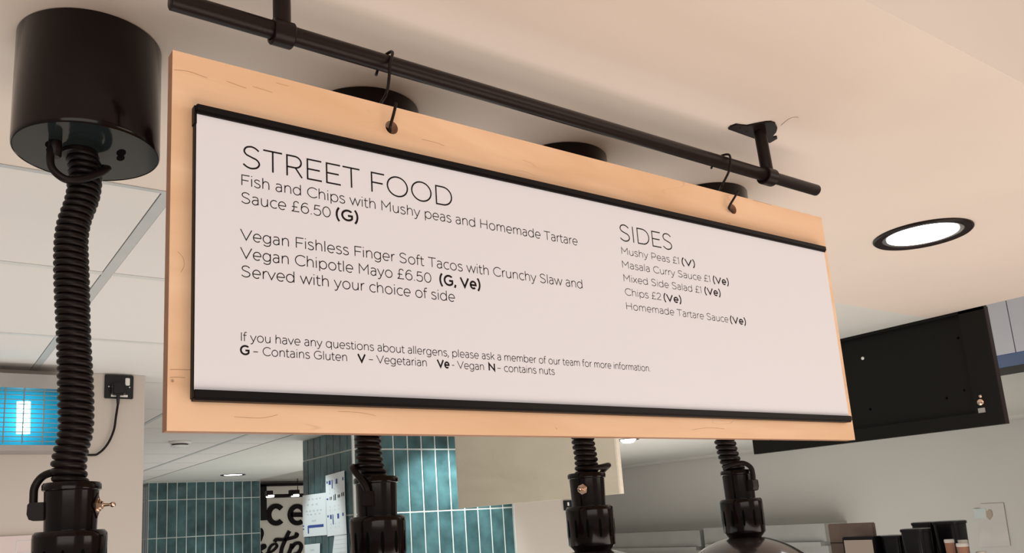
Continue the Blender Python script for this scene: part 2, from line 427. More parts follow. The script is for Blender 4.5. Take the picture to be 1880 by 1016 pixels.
gl('r', 11, 32, 3, [(3, 73), (3, 0)], sm((3, 38), (9, 60), (20, 71), (33, 73)))
gl('s', 6, 50, 6, sm((45, 64), (33, 72), (20, 73), (7, 66), (6, 52), (20, 41), (36, 35), (47, 24), (44, 7), (26, -1), (12, 3), (1, 11)))
gl('t', 3, 38, 3, [(13, 94)]+sm((13, 18), (17, 4), (27, 0), (38, 4)), [(0, 70), (36, 70)])
gl('u', 10, 56, 11, [(53, 73), (53, 0)], [(3, 73)]+sm((3, 27), (10, 7), (28, -1), (46, 10), (53, 33)))
gl('v', 3, 62, 3, [(0, 73), (31, 3), (62, 73)])
gl('w', 3, 98, 3, [(0, 73), (26, 3), (49, 70), (72, 3), (98, 73)])
gl('x', 4, 58, 4, [(1, 73), (56, 0)], [(56, 73), (1, 0)])
gl('y', 3, 62, 3, [(0, 73), (32, 2)], [(62, 73)]+sm((32, 2), (25, -15), (15, -26), (2, -24)))
gl('0', 8, 72, 8, circ(36, 50, 33, 49))
gl('1', 4, 22, 12, [(2, 88), (19, 98), (19, 0)])
gl('2', 6, 62, 6, sm((3, 78), (12, 94), (31, 100), (50, 94), (58, 75), (50, 55), (30, 32))+[(3, 3), (62, 3)])
gl('5', 7, 64, 7, [(58, 97), (14, 97), (9, 54)]+sm((20, 60), (36, 63), (56, 54), (63, 32), (53, 8), (32, 0), (14, 5), (2, 16)))
gl('6', 8, 68, 8, circ(35, 33, 31, 33), sm((60, 92), (42, 100), (22, 92), (7, 66), (4, 34)))
gl('\u00a3', 6, 64, 6, sm((60, 86), (48, 99), (30, 98), (19, 84), (19, 62))+sm((19, 40), (18, 20), (4, 3))+[(64, 3)], [(2, 47), (48, 47)])
gl('.', 9, 8, 9, [(4, 0), (4, 9)])
gl(',', 7, 8, 9, [(8, 13), (-2, -20)])
gl('(', 8, 26, 4, sm((24, 114), (9, 84), (3, 46), (9, 8), (24, -22)))
gl(')', 4, 26, 8, sm((2, 114), (17, 84), (23, 46), (17, 8), (2, -22)))
gl('\u2013', 8, 50, 8, [(0, 38), (50, 38)])
gl('-', 8, 32, 8, [(0, 38), (32, 38)])

def ribbon(mb, pts, w, closed, xf, t=None):
    P = [Vector((a, b)) for a, b in pts]
    Q = [P[0]]
    for p in P[1:]:
        if (p-Q[-1]).length > .3: Q.append(p)
    if closed and (Q[0]-Q[-1]).length < .3: Q.pop()
    P = Q; n = len(P); L = []; Rr = []
    for i in range(n):
        a = P[(i-1) % n] if (closed or i > 0) else None; c = P[(i+1) % n] if (closed or i < n-1) else None
        d1 = (P[i]-a).normalized() if a is not None else (c-P[i]).normalized()
        d2 = (c-P[i]).normalized() if c is not None else d1
        n1 = Vector((-d1.y, d1.x)); n2 = Vector((-d2.y, d2.x))
        mm = n1+n2
        if mm.length < .2: mm = n1
        mm = mm.normalized(); k = w/2/max(.38, mm.dot(n1))
        L.append(P[i]+mm*k); Rr.append(P[i]-mm*k)
    fr = [xf(p, 0) for p in L+Rr]
    fs = [(i, (i+1) % n, n+(i+1) % n, n+i) for i in range(n if closed else n-1)]
    if t is None:
        mb.add(fr, fs)
    else:
        bk = [xf(p, t) for p in L+Rr]; m2 = 2*n
        F = list(fs)+[tuple(m2+i for i in f[::-1]) for f in fs]
        for i in range(n if closed else n-1):
            j = (i+1) % n
            F.append((i, m2+i, m2+j, j)); F.append((n+i, n+j, m2+n+j, m2+n+i))
        if not closed:
            F.append((0, n, m2+n, m2)); F.append((n-1, m2+n-1, m2+2*n-1, 2*n-1))
        mb.add(fr+bk, F)

def text_run(mb, txt, x0, x1, zb, cap, y, weight=8.5):
    ex = 9 if weight > 14 else 0
    # ink extents first
    x = 0; items = []
    for i, ch in enumerate(txt):
        if ch == ' ': x += 36; continue
        l, w, r, paths = G[ch]
        if items: x += l
        items.append((x, paths)); end = x+w; x += w+r+ex
    sx = (x1-x0)/end; sz = cap/100
    k = min(1.0, max(.7, sx/sz))
    for off, paths in items:
        for typ, p in paths:
            q = [(a+off, b) for a, b in p]
            # uniform stroke width: work in real units /sz
            q = [(a*sx/sz, b) for a, b in q]
            ribbon(mb, q, weight, typ == 'c', lambda v, t: (x0+v.x*sz, y, zb+v.y*sz))
YT = .9888
def xat(px, z, y=YT):
    # x on the plane y at height z that falls on image column px
    # PPX + F*(R00 x+R10 y+R20 z)/(R02 x+R12 y+R22 z) = px
    k = (px-PPX)/FPX
    return -((R[1][0]-k*R[1][2])*y+(R[2][0]-k*R[2][2])*z)/(R[0][0]-k*R[0][2])

# ------------------------------------------------------------------ the menu sign
BX0, BX1, BZ0, BZ1 = .2563, 1.6432, .1283, .6165
sign = empty('menu_sign', ((BX0+BX1)/2, 1.0, BZ0), 'large white food menu headed STREET FOOD on a plywood board hanging from the rod', 'sign')
HOLES = [(.5722, .5822), (1.3410, .5852)]
def plywood(x0, x1, z0, z1, ya, yb, holes, r):
    """front/back sheets with round holes: grid of quads round each hole"""
    mb = MB(); seg = 32; q = .03
    xs_ = [x0]; 
    for hx, hz in holes: xs_ += [hx-q, hx+q]
    xs_.append(x1)
    for y in (ya, yb):
        for i in range(0, len(xs_)-1, 2):
            mb.add([(xs_[i], y, z0), (xs_[i+1], y, z0), (xs_[i+1], y, z1), (xs_[i], y, z1)], [(0, 1, 2, 3)])
        for hx, hz in holes:
            a, b_, c, d = hx-q, hx+q, hz-q, hz+q
            mb.add([(a, y, z0), (b_, y, z0), (b_, y, c), (a, y, c)], [(0, 1, 2, 3)])
            if d < z1: mb.add([(a, y, d), (b_, y, d), (b_, y, z1), (a, y, z1)], [(0, 1, 2, 3)])
            dd = min(d, z1)
            ring = []; sq = []
            for k in range(seg):
                an = 2*math.pi*k/seg; cx_, cz_ = math.cos(an), math.sin(an)
                ring.append((hx+r*cx_, y, hz+r*cz_))
                m_ = 1/max(abs(cx_), abs(cz_)); z_ = hz+q*cz_*m_
                sq.append((hx+q*cx_*m_, y, min(z_, dd)))
            mb.add(ring+sq, [(k, (k+1) % seg, seg+(k+1) % seg, seg+k) for k in range(seg)])
    return mb
BT = .020
pm = plywood(BX0, BX1, BZ0, BZ1, 1.0, 1.0+BT, HOLES, .0105)
board = pm.build('board', M['ply'], sign)
e = MB()
for a in ((BX0, BX0, BZ0, BZ1), (BX1, BX1, BZ0, BZ1)):
    x = a[0]; e.add([(x, 1.0, BZ0), (x, 1.0+BT, BZ0), (x, 1.0+BT, BZ1), (x, 1.0, BZ1)], [(0, 1, 2, 3)])
for z in (BZ0, BZ1): e.add([(BX0, 1.0, z), (BX1, 1.0, z), (BX1, 1.0+BT, z), (BX0, 1.0+BT, z)], [(0, 1, 2, 3)])
for hx, hz in HOLES:
    e.lathe((hx, 1.0, hz), [(.0105, 0), (.0105, BT)], 32, axis=(0, 1, 0), cap0=False, cap1=False)
eo = e.build('board_edge', M['ply_edge'], sign); eo['label'] = 'brown sawn edge of the plywood'
# a few hairline mineral streaks in the veneer
def streak(px, w_, nm='grain_line'):
    mb = MB(); pts = [onY(a, b2, .9999) for a, b2 in px]
    q = [(p.x*1000, p.z*1000) for p in catmull([(p.x, 0, p.z) for p in pts], 6)] if False else [(p.x*1000, p.z*1000) for p in catmull(pts, 6)]
    ribbon(mb, q, w_, False, lambda v, t: (v.x/1000, .99985, v.y/1000))
    return mb.build(nm, M['streak'], board)
STREAKS = [([(320, 128), (345, 131), (366, 138), (380, 143)], .8), ([(416, 149), (440, 158), (452, 162)], .8), ([(464, 159), (485, 165), (500, 170)], .7),
 ([(507, 152), (520, 156), (530, 158)], .6), ([(312, 679), (330, 679), (352, 679.5)], .8), ([(312, 693), (326, 693), (340, 694)], .8), ([(326, 462), (336, 474), (338, 488), (332, 500)], .6),
 ([(775, 256), (800, 262), (816, 268)], .7), ([(960, 294), (975, 300), (984, 307)], .5), ([(1336, 362), (1341, 370), (1350, 381)], .7), ([(1382, 368), (1400, 372), (1416, 377)], .9), ([(1335, 409), (1342, 411)], 1.2),
 ([(430, 766), (480, 768), (510, 762)], .5), ([(620, 756), (660, 758), (690, 764)], .5), ([(1270, 790), (1300, 786), (1330, 788)], .5), ([(1020, 786), (1023, 789)], 1.0)]
# printed sheet
paper = MB().box(.2835, 1.6160, .9895, .9985, .166, .538).build('poster', M['paper'], sign)
def rail(name, z0, z1):
    mb = MB(); x0, x1 = .2830, 1.6185
    mb.bbox(x0, x1, .9845, .9995, z0, z1, .0012)
    mb.box(x0+.001, x1-.001, .987, .9995, z0-.0022, z0+.001)
    return mb.build(name, M['rail'], sign)
rail('poster_rail', .5318, .5418); rail('poster_rail', .1655, .1760)
MB().box(.2812, .2845, .989, .9995, .516, .5405).build('rail_end_cap', M['rail'], sign)
MB().box(.2825, .2840, .9892, .9995, .166, .538).build('poster_shadow', M['rail'], sign)  # black strip standing in for the shade along the sheet's left edge
for hx in (.2815,):
    MB().lathe((.262, .9995, .187), [(.0018, 0), (.0012, -.0012)], 16, axis=(0, 1, 0)).build('screw', M['chrome'], sign)
LT, BD = 9.0, 21
L1 = .0144; L2 = .0122; L3 = .0108
for a_, b_ in STREAKS: streak(a_, b_)
rows = [
 ('heading_text', [('STREET FOOD', 446, 831, .4695, .0302, 7.6)]),
 ('menu_text', [('Fish and Chips with Mushy peas and Homemade Tartare', 443.7, 1061, .4443, L1, LT)]),
 ('menu_text', [('Sauce \u00a36.50', 443.5, 607.5, .4202, L1, LT), ('(G)', 618, 657.5, .4202, L1, BD)]),
 ('menu_text', [('Vegan Fishless Finger Soft Tacos with Crunchy Slaw and', 442, 1070, .3703, L1, LT)]),
 ('menu_text', [('Vegan Chipotle Mayo \u00a36.50', 442, 792.5, .3460, L1, LT), ('(G, Ve)', 808.5, 882, .3460, L1, BD)]),
 ('menu_text', [('Served with your choice of side', 443.5, 835.5, .3220, L1, LT)]),
 ('footer_text', [('If you have any questions about allergens, please ask a member of our team for more information.', 443, 1194.5, .2392, L3, 9.5)]),
 ('footer_text', [('G', 442, 457, .2225, L3, 22), ('\u2013 Contains Gluten', 465.5, 637.5, .2225, L3, 9.5), ('V', 658, 671, .2225, L3, 22),
                  ('\u2013 Vegetarian', 678, 784, .2225, L3, 9.5), ('Ve', 804, 825, .2225, L3, 22), ('- Vegan', 830.5, 889, .2225, L3, 9.5),
                  ('N', 898.5, 909, .2225, L3, 22), ('\u2013 contains nuts', 914, 1019, .2225, L3, 9.5)]),
 ('heading_text', [('SIDES', 1139.5, 1235.5, .4680, .0295, 7.2)]),
 ('menu_text', [('Mushy Peas \u00a31', 1142, 1247.5, .4432, L2, LT), ('(V)', 1253, 1276.5, .4432, L2, BD)]),
 ('menu_text', [('Masala Curry Sauce \u00a31', 1143.5, 1304.5, .4185, L2, LT), ('(Ve)', 1310.5, 1338.5, .4185, L2, BD)]),
 ('menu_text', [('Mixed Side Salad \u00a31', 1146, 1288.5, .3940, L2, LT), ('(Ve)', 1295, 1323.5, .3940, L2, BD)]),
 ('menu_text', [('Chips \u00a32', 1148.5, 1214.5, .3695, L2, LT), ('(Ve)', 1220, 1251.5, .3695, L2, BD)]),
 ('menu_text', [('Homemade Tartare Sauce', 1151, 1338, .3445, L2, LT), ('(Ve)', 1342, 1370, .3445, L2, BD)]),
]
for nm, runs in rows:
    mb = MB()
    for t_, p0, p1, zb, cap, wt in runs:
        text_run(mb, t_, xat(p0, zb), xat(p1, zb), zb, cap, YT, wt)
    # lift the ink a hair off the sheet
    for v in mb.v: v.y = .98935
    mb.build(nm, M['ink'], paper)

# ------------------------------------------------------------------ the rod, its brackets and hooks
RZ, RY, RR = .6825, 1.004, .0130
RZ0, RZ1 = RZ+.0068, RZ-.0004       # the rod droops a little to the right
def zr(x): return RZ0+(RZ1-RZ0)*(x-.2525)/1.395
RAX = Vector((1.395, 0, RZ1-RZ0)).normalized()
rod = MB()
rod.lathe((.2525, RY, RZ0), [(RR-.003, 0), (RR, .002), (RR, 1.232), (RR-.0008, 1.233), (RR-.0008, 1.392), (RR-.003, 1.395)], 32, axis=RAX)
rod_o = tag(rod.build('hanging_rod', M['blacksteel']), 'long black steel rod running above the top of the menu sign', 'rod')
FLN = [onZ(x, y, H) for x, y in [(1343.9, 234.6), (1348, 230.5), (1359, 226.5), (1368, 228), (1378.5, 229), (1395, 225.5), (1413, 222), (1423, 221.5), (1430, 224), (1434, 232.5), (1432, 240), (1426, 246.5), (1427, 250), (1433, 249), (1434, 252), (1420, 260), (1395, 253)]]
fc = Vector((1.478, 1.0, H))
def bracket(x, label, xt, mir=1):
    t = empty('rod_bracket', (x, RY, RZ-.02), label, 'bracket', 'brackets holding the rod')
    MB().prism([Vector(((p.x-fc.x)*mir+xt, (p.y-fc.y)+RY, H-.004)) for p in FLN], (0, 0, .004)).build('flange', M['blacksteel'], t)
    top = Vector((xt, RY, H-.004)); bot = Vector((x, RY, zr(x)+.012))
    ax = top-bot
    MB().lathe(bot, [(.0125, 0), (.0125, ax.length)], 28, axis=ax).build('post', M['blacksteel'], t)
    c = MB().lathe((x-.0155, RY, zr(x)-.0015), [(.0130, 0), (.0172, .0004), (.0184, .0018), (.0184, .0292), (.0172, .0306), (.0130, .031)], 36, axis=RAX, cap0=False, cap1=False)
    c.build('collar', M['blacksteel'], t)
    for dx, dy in ((-.052, .012), (-.028, .016), (.036, .022)):
        MB().lathe((xt+dx*mir, RY+dy-.004, H-.0055), [(.0022, 0), (.0032, .0015)], 12).build('screw', M['cabinet_edge'], t)
    return t
bracket(.4055, 'black steel rod bracket nearest the left end of the rod', .4055)
bracket(1.476, 'black steel rod bracket with a three-eared ceiling plate near the right end of the rod', 1.470)

cr = [onZ(a, b2, H) for a, b2 in ((1434, 230), (1442, 223), (1450, 217.5), (1458, 215), (1466, 215.5))]
cm = MB(); ribbon(cm, [(p.x*1000, p.y*1000) for p in catmull(cr, 5)], 1.6, False, lambda v, t: (v.x/1000, v.y/1000, H-.0003))
cm.build('hairline_crack', M['crack'], ceil)

def hook(path, label):
    t = MB().tube(catmull(path, 8), .0023, 8).build('hanging_hook', M['blacksteel'])
    return tag(t, label, 'hook', 'hooks carrying the menu sign')
def P_(px, py, y): return onY(px, py, y)
hk = [P_(690.5, 138, 1.021), P_(694, 126, 1.0225), Vector((.5665, 1.0222, zr(.57)+.002)), Vector((.5695, 1.0160, zr(.57)+.0135)), Vector((.5720, 1.004, zr(.57)+.0170)), Vector((.5745, .9920, zr(.57)+.0135)), P_(716, 118, .9868),
      P_(714.5, 140, .988), P_(710, 170, .995), Vector((.5660, 1.0225, .626)), Vector((.5640, 1.0245, .600)), Vector((.5660, 1.0240, .584)),
      Vector((.5690, 1.0130, .5752)), Vector((.5690, 1.0000, .5755)), P_(716, 236, .9945), P_(717.5, 228, .9905), P_(722.5, 210, .988), P_(727.5, 189, .986)]
hook(hk, 'black S-shaped hook through the left hole of the menu sign')
off = 1.3410-.5722
hk2 = [P_(1306, 309, 1.021), P_(1310, 300, 1.0225), Vector((1.3325, 1.0222, zr(1.335)+.003)), Vector((1.334, 1.0160, zr(1.335)+.0140)), Vector((1.337, 1.004, zr(1.335)+.0172)), Vector((1.3405, .9920, zr(1.335)+.0135)), P_(1341, 296, .9868),
       P_(1338, 315, .988), P_(1327, 338, .995), Vector((1.334, 1.0225, .626)), Vector((1.332, 1.0245, .600)), Vector((1.335, 1.0240, .588)),
       Vector((1.338, 1.0130, .578)), Vector((1.338, 1.0000, .578)), P_(1338.5, 383, .9945), P_(1340, 377, .9905), P_(1346, 367, .988), P_(1355, 352, .986)]
hook(hk2, 'black S-shaped hook through the right hole of the menu sign')

# ------------------------------------------------------------------ rise-and-fall heat lamps
LY = 1.328
def heat_lamp(x, label, hose_px, pitch, phi, psi, cup_dx=0, anchor=None):
    t = empty('heat_lamp', (x, LY, -.16), label, 'lamp', 'row of black rise-and-fall heat lamps')
    zb = .602
    mb = MB().lathe((x, LY, 0), [(.099, zb+.006), (.1035, zb+.0015), (.1050, zb), (.1062, zb+.002), (.1066, zb+.008), (.1062, H-.002), (.1050, H-.0003)], 96)
    can = mb.build('canister', M['gloss'], t)
    MB().lathe((x, LY, 0), [(.1035, zb+.0010), (.1035, zb+.0058)], 96).build('base_plate', M['plate'], t)
    # keyhole slots in the plate
    for kx, ky in ((222, 286), (92, 271)):
        q_ = onZ(kx, ky, zb); ox, oy = q_.x-.2135+x, q_.y
        k = MB()
        for du, ru, rv in ((-.009, .0066, .0125), (.011, .0058, .0105)):
            k.prism([(ox+.16*du+ru*math.cos(2*math.pi*q/20), oy+.98*du+rv*math.sin(2*math.pi*q/20), zb+.0003) for q in range(20)], (0, 0, .0008))
        k.build('keyhole_slot', M['dark'], t)
    # hose path
    hp = [onY(px, py, LY) for px, py in hose_px]
    z1 = .098
    ctr = [Vector((hp[0].x, LY, zb+.002))]+[Vector((p.x, LY, p.z)) for p in hp if z1+.004 < p.z < zb-.01]+[Vector((x+cup_dx, LY, z1-.012))]
    path = catmull(ctr, 12)
    # arc-length resample
    acc = [0]
    for i in range(1, len(path)): acc.append(acc[-1]+(path[i]-path[i-1]).length)
    LEN = acc[-1]
    def at(s_):
        s_ = max(0, min(LEN, s_)); i = 0
        while i < len(acc)-2 and acc[i+1] < s_: i += 1
        f_ = (s_-acc[i])/max(1e-9, acc[i+1]-acc[i])
        return path[i].lerp(path[i+1], f_), (path[i+1]-path[i]).normalized()
    MB().tube([at(LEN*k/60)[0] for k in range(61)], .0190, 12).build('suspension_cord', M['rubber'], t)
    turns = int(LEN/pitch); spt = 20; hx = []
    for k in range(turns*spt+1):
        th = 2*math.pi*k/spt; s_ = k/spt*pitch
        c, d = at(s_)
        u = Vector((1, 0, 0)); w = Vector((0, -1, 0))
        rr_ = .0198+.0005*math.sin(s_*37)
        hx.append(c+(u*math.cos(-th)+w*math.sin(-th))*rr_)
    MB().tube(hx, pitch*.47, 10).build('coiled_cable', M['rubber'], t)
    # strain relief + cable loop under the canister
    loop = MB()
    base = Vector((x-.048, LY-.02, zb))
    loop.tube(catmull([base, base+Vector((-.006, -.004, -.02)), base+Vector((-.004, -.008, -.045)), base+Vector((.014, -.014, -.062)), base+Vector((.036, -.014, -.058)),
                       base+Vector((.058, -.010, -.044)), base+Vector((.074, .002, -.028)), base+Vector((.076, .022, -.018)), base+Vector((.062, .034, -.014))], 8), .0058, 12)
    loop.build('cable_loop', M['rubber'], t)
    MB().lathe(base+Vector((0, 0, -.024)), [(.0075, 0), (.0095, .003), (.0095, .024)], 20).build('strain_relief', M['rubber'], t)
    MB().lathe((hp[0].x, LY, zb-.030), [(.0200, .022), (.026, .024), (.026, .0300)], 28).build('gland', M['rubber'], t)
    # upper cup, flange, lower cup
    cx_ = x+cup_dx
    MB().lathe((cx_, LY, 0), [(.0340, .020), (.0345, .026), (.0362, .084)], 48).build('upper_cup', M['gloss'], t)
    MB().lathe((cx_, LY, 0), [(.0362, .0815), (.0392, .0835), (.0394, .0905), (.0374, .0935), (.020, .0940)], 48).build('cup_rim', M['gloss'], t)
    n = 14; mb = MB()
    # lower cup: lightly faceted barrel with a rolled shoulder
    mb.lathe((cx_, LY, 0), [(.027, -.074), (.0455, -.054), (.0478, -.051), (.0490, .016), (.0484, .0225), (.0450, .0262), (.030, .0268)], 56)
    mb.build('lower_cup', M['gloss'], t)
    for k in range(12):
        a = 2*math.pi*(k+.37)/12
        o_ = []
        for q in range(16):
            b_ = 2*math.pi*q/16; uu = .0030*math.cos(b_); zz = (.018 if abs(math.sin(b_)) > 0 else 0)*max(-1, min(1, 1.15*math.sin(b_)))
            rad = .0489
            aa = a+uu/rad
            o_.append((cx_+rad*math.cos(aa), LY+rad*math.sin(aa), -.018+zz))
        mb = MB(); mb.add(o_, [tuple(range(16))]); mb.build('vent_slot', M['dark'], t)
    # cable anchor loop on the cup
    ca, sa = math.cos(phi), math.sin(phi)
    def rad3(r_, z_, s_=0): return Vector((cx_+ca*r_-sa*s_, LY+sa*r_+ca*s_, z_))
    if anchor: ap = [Vector((cx_+math.cos(math.radians(d_))*r_, LY+math.sin(math.radians(d_))*r_, z_)) for r_, d_, z_ in anchor]
    else: ap = [rad3(.006, .106, .010), rad3(.024, .109, .006), rad3(.040, .104), rad3(.0490, .090), rad3(.0500, .074), rad3(.0495, .062)]
    MB().tube(catmull(ap, 8), .0056, 12).build('cable_anchor', M['rubber'], t)
    cl = MB()
    vs = []
    for (r0, z0) in ((.031, .068), (.053, .068), (.0555, .065), (.0560, .052), (.053, .0445), (.0475, .0425), (.031, .0425)):
        vs.append((r0, z0))
    cl.prism([rad3(a_, b_, -.0085) for a_, b_ in vs], rad3(0, 0, .0085)-rad3(0, 0, -.0085))
    cl.build('cable_clamp', M['rubber'], t)
    # toggle switch
    cp, sp = math.cos(psi), math.sin(psi); ax = Vector((cp, sp, 0)); zc = .060
    dm = MB()
    ta = Vector((-sp, cp, 0)); o0 = Vector((cx_, LY, zc))+ax*.0345
    dm.prism([o0+ta*a_+Vector((0, 0, b_)) for a_, b_ in ((0, .018), (.013, .003), (.013, -.003), (0, -.018), (-.013, -.003), (-.013, .003))], ax*.0022)
    dm.build('switch_boss', M['gloss'], t)
    sw = MB().lathe((cx_, LY, zc), [(.0108, .0365), (.0108, .0378), (.0085, .0380), (.0085, .0405), (.0055, .0407), (.0055, .0440)], 6, axis=ax, smooth=False)
    sw.lathe((cx_, LY, zc), [(.0026, .0435), (.0020, .0530), (.0026, .0545), (.0042, .0565), (.0044, .0585), (.0028, .0610), (.0006, .0616)], 14, axis=ax)
    so = sw.build('toggle_switch', M['chrome'], t); so['label'] = 'shiny brass-toned toggle switch'
    # dome shade below
    prof = []
    Rs = .205
    for k in range(0, 15):
        a = math.radians(6+k*3.5)
        prof.append((Rs*math.sin(a), -.060-Rs*(1-math.cos(a))))
    prof2 = [(r_-.002, z_-.002) for r_, z_ in prof[::-1]]
    last = prof[-1]
    MB().lathe((cx_, LY, 0), prof+[(last[0]+.003, last[1]-.004), (last[0]+.001, last[1]-.007)]+prof2, 72, cap0=False, cap1=False).build('shade', M['dome'], t)
    return t
D2R = math.radians
heat_lamp(.2135, 'leftmost black heat lamp, its whole round canister in view beside the menu sign', [(148, 250), (156, 310), (154, 350), (148, 375), (137, 405), (131, 440), (131, 490), (133, 560), (136, 640), (139, 720), (139, 790), (130, 830), (126, 862)], .0107, D2R(158), D2R(-30), -.0035)
heat_lamp(.6985, 'black heat lamp in front of the teal pillar, cable looped onto its cup', [(664, 400), (670, 560), (673, 700), (675, 800), (679, 850)], .0107, D2R(-137), D2R(50), 0, [(.018, 150, .106), (.034, 165, .112), (.046, -178, .111), (.050, -163, .103), (.0495, -149, .089), (.0485, -139, .074), (.0480, -137, .062)])
heat_lamp(1.1870, 'black heat lamp below the sign with its shiny toggle switch facing the camera', [(1032, 450), (1046, 600), (1058, 700), (1069, 800), (1076, 845)], .0110, D2R(20), D2R(-148), .002, [(.022, -130, .101), (.028, -95, .102), (.037, -65, .104), (.046, -42, .107), (.049, -20, .106), (.048, 5, .094), (.0485, 20, .062)])
heat_lamp(1.6690, 'rightmost black heat lamp, a cable arching over the front of its cup', [(1308, 520), (1318, 620), (1322, 740), (1329, 800), (1340, 845)], .0122, D2R(-98), D2R(40), 0, [(.020, 140, .092), (.033, 165, .098), (.038, -165, .104), (.038, -138, .108), (.042, -115, .107), (.048, -100, .096), (.0490, -97, .080), (.0485, -98, .062)])

# ------------------------------------------------------------------ downlights
def downlight(c, r, z, label, name='downlight', bulge=.003):
    t = empty(name, (c[0], c[1], z-.006), label, 'light')
    MB().lathe((c[0], c[1], 0), [(r*.795, z-.001), (r*.82, z-.006), (r*.97, z-.0075), (r, z-.004), (r, z)], 64, cap0=False, cap1=False).build('trim_ring', M['blacksteel'], t)
    MB().lathe((c[0], c[1], 0), [(r*.70, z-.0005), (r*.81, z-.0035)], 64, cap0=False, cap1=False).build('reflector', M['steel'], t)
    MB().lathe((c[0], c[1], 0), [(r*.25, z-bulge), (r*.5, z-bulge*.85), (r*.72, z-.003), (r*.72, z-.0005)], 64).build('diffuser', M['emitlamp'], t)
    return t
downlight((2.530, 1.2235), .137, H, 'round black-rimmed downlight shining in the ceiling right of the menu sign')
downlight((3.43, 10.26), .15, H, 'small distant round downlight above the dark tiled wall on the left')
downlight((6.78, 6.83), .125, Z2, 'small round downlight partly hidden behind the hanging beige sign', bulge=.042)

# smoke detector
sd = empty('smoke_detector', (1.845, 6.79, H-.045), 'white round smoke detector on the tiled ceiling below the sign corner', 'detector')
MB().lathe((1.845, 6.79, 0), [(.088, H), (.088, H-.008), (.072, H-.018), (.072, H-.020)], 40).build('base', M['white'], sd)
MB().lathe((1.845, 6.79, 0), [(.060, H-.020), (.060, H-.030)], 40).build('sensor_slot', M['dark'], sd)
MB().lathe((1.845, 6.79, 0), [(.072, H-.030), (.070, H-.036), (.040, H-.048), (.012, H-.050)], 40).build('cover', M['white'], sd)

# ------------------------------------------------------------------ insect killer, socket and cord on the left wall
KX0, KX1 = -.10, .60
ik = empty('insect_killer', ((KX0+KX1)/2, WLY-.08, .40), 'insect killer lamp glowing cyan behind a wire grid on the white wall', 'insect killer')
fy = WLY-.16
def zk(py, px=50): return onY(px, py, fy).z
zt, zg1, zg0, zs = zk(687), zk(713), zk(815), zk(828)
MB().box(KX0, KX1, fy, WLY, zg1, zt).build('housing_top', M['steel'], ik)
MB().box(KX0, KX1, fy, WLY, zs, zg0-.006).build('housing_base', M['steel'], ik)
MB().box(KX1-.02, KX1, fy, WLY, zg0-.006, zg1).build('side_panel', M['steel'], ik)
MB().box(KX0, KX0+.02, fy, WLY, zg0-.006, zg1).build('side_panel', M['steel'], ik)
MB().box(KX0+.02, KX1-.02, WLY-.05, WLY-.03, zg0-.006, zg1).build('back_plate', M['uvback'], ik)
for px in (37, 50):
    p = onY(px, 738, fy+.05); q = onY(px-1, 797, fy+.05)
    MB().tube([p, q], .013, 14).build('lamp_tube', M['uvtube'], ik)
for k in range(12):
    z = zg0+(zg1-zg0)*(k+.5)/12
    MB().tube([(KX0+.02, fy+.004, z), (KX1-.02, fy+.004, z)], .0019, 6).build('grid_wire', M['grid'], ik)
for px in (8, 43, 80, 117):
    x_ = onY(px, 760, fy).x
    if x_ < KX1-.02: MB().tube([(x_, fy+.0005, zg0), (x_, fy+.0005, zg1)], .0026, 6).build('grid_wire', M['grid'], ik)
l = bpy.data.lights.new('killer_glow', 'AREA'); l.shape = 'RECTANGLE'; l.size = .40; l.size_y = .12; l.energy = .22; l.color = (.20, .85, 1.0)
lo = bpy.data.objects.new('killer_glow', l); C.objects.link(lo); lo.location = W((.25, fy+.02, (zg0+zg1)/2)); lo.rotation_euler = (math.radians(90), 0, 0)

sk = empty('wall_socket', (.83, WLY-.02, .672), 'square black wall socket with a plug in it, high on the white wall at left', 'socket')
a_, b_ = onY(193, 687, WLY-.012), onY(244.5, 733, WLY-.012)
MB().bbox(a_.x, b_.x, WLY-.014, WLY, b_.z, a_.z-.002, .003).build('face_plate', M['socket'], sk)
w_ = b_.x-a_.x; h_ = a_.z-b_.z
MB().bbox(a_.x+w_*.70, a_.x+w_*.86, WLY-.019, WLY-.012, b_.z+h_*.55, b_.z+h_*.86, .002).build('rocker_switch', M['white'], sk)
MB().box(a_.x+w_*.22, a_.x+w_*.80, WLY-.0150, WLY-.0135, b_.z+h_*.06, b_.z+h_*.15).build('rating_strip', M['white'], sk)
for f_ in (.14, .86):
    MB().lathe((a_.x+w_*f_, WLY-.0155, b_.z+h_*.48), [(.003, 0), (.003, .002)], 12, axis=(0, 1, 0)).build('screw', M['white'], sk)
plug = tag(MB().bbox(a_.x+w_*.20, a_.x+w_*.68, WLY-.050, WLY-.0192, b_.z+h_*.10, b_.z+h_*.62, .008).lathe((a_.x+w_*.44, WLY-.032, b_.z-.030), [(.006, 0), (.009, .045)], 14).build('plug', M['blackplastic']),
           'black mains plug pushed into the square wall socket', 'plug')
cp = [(a_.x+w_*.44, WLY-.032, b_.z-.028)]+[tuple(onY(x, y, WLY-.02)) for x, y in ((213, 765), (209, 790), (198, 815), (182, 832), (165, 836))]+[(KX1-.03, WLY-.02, onY(150, 832, WLY-.02).z)]
tag(MB().tube(catmull(cp, 8), .0052, 10).build('power_cord', M['rubber']), 'thin black power cord curving from the plug towards the insect killer', 'cord')

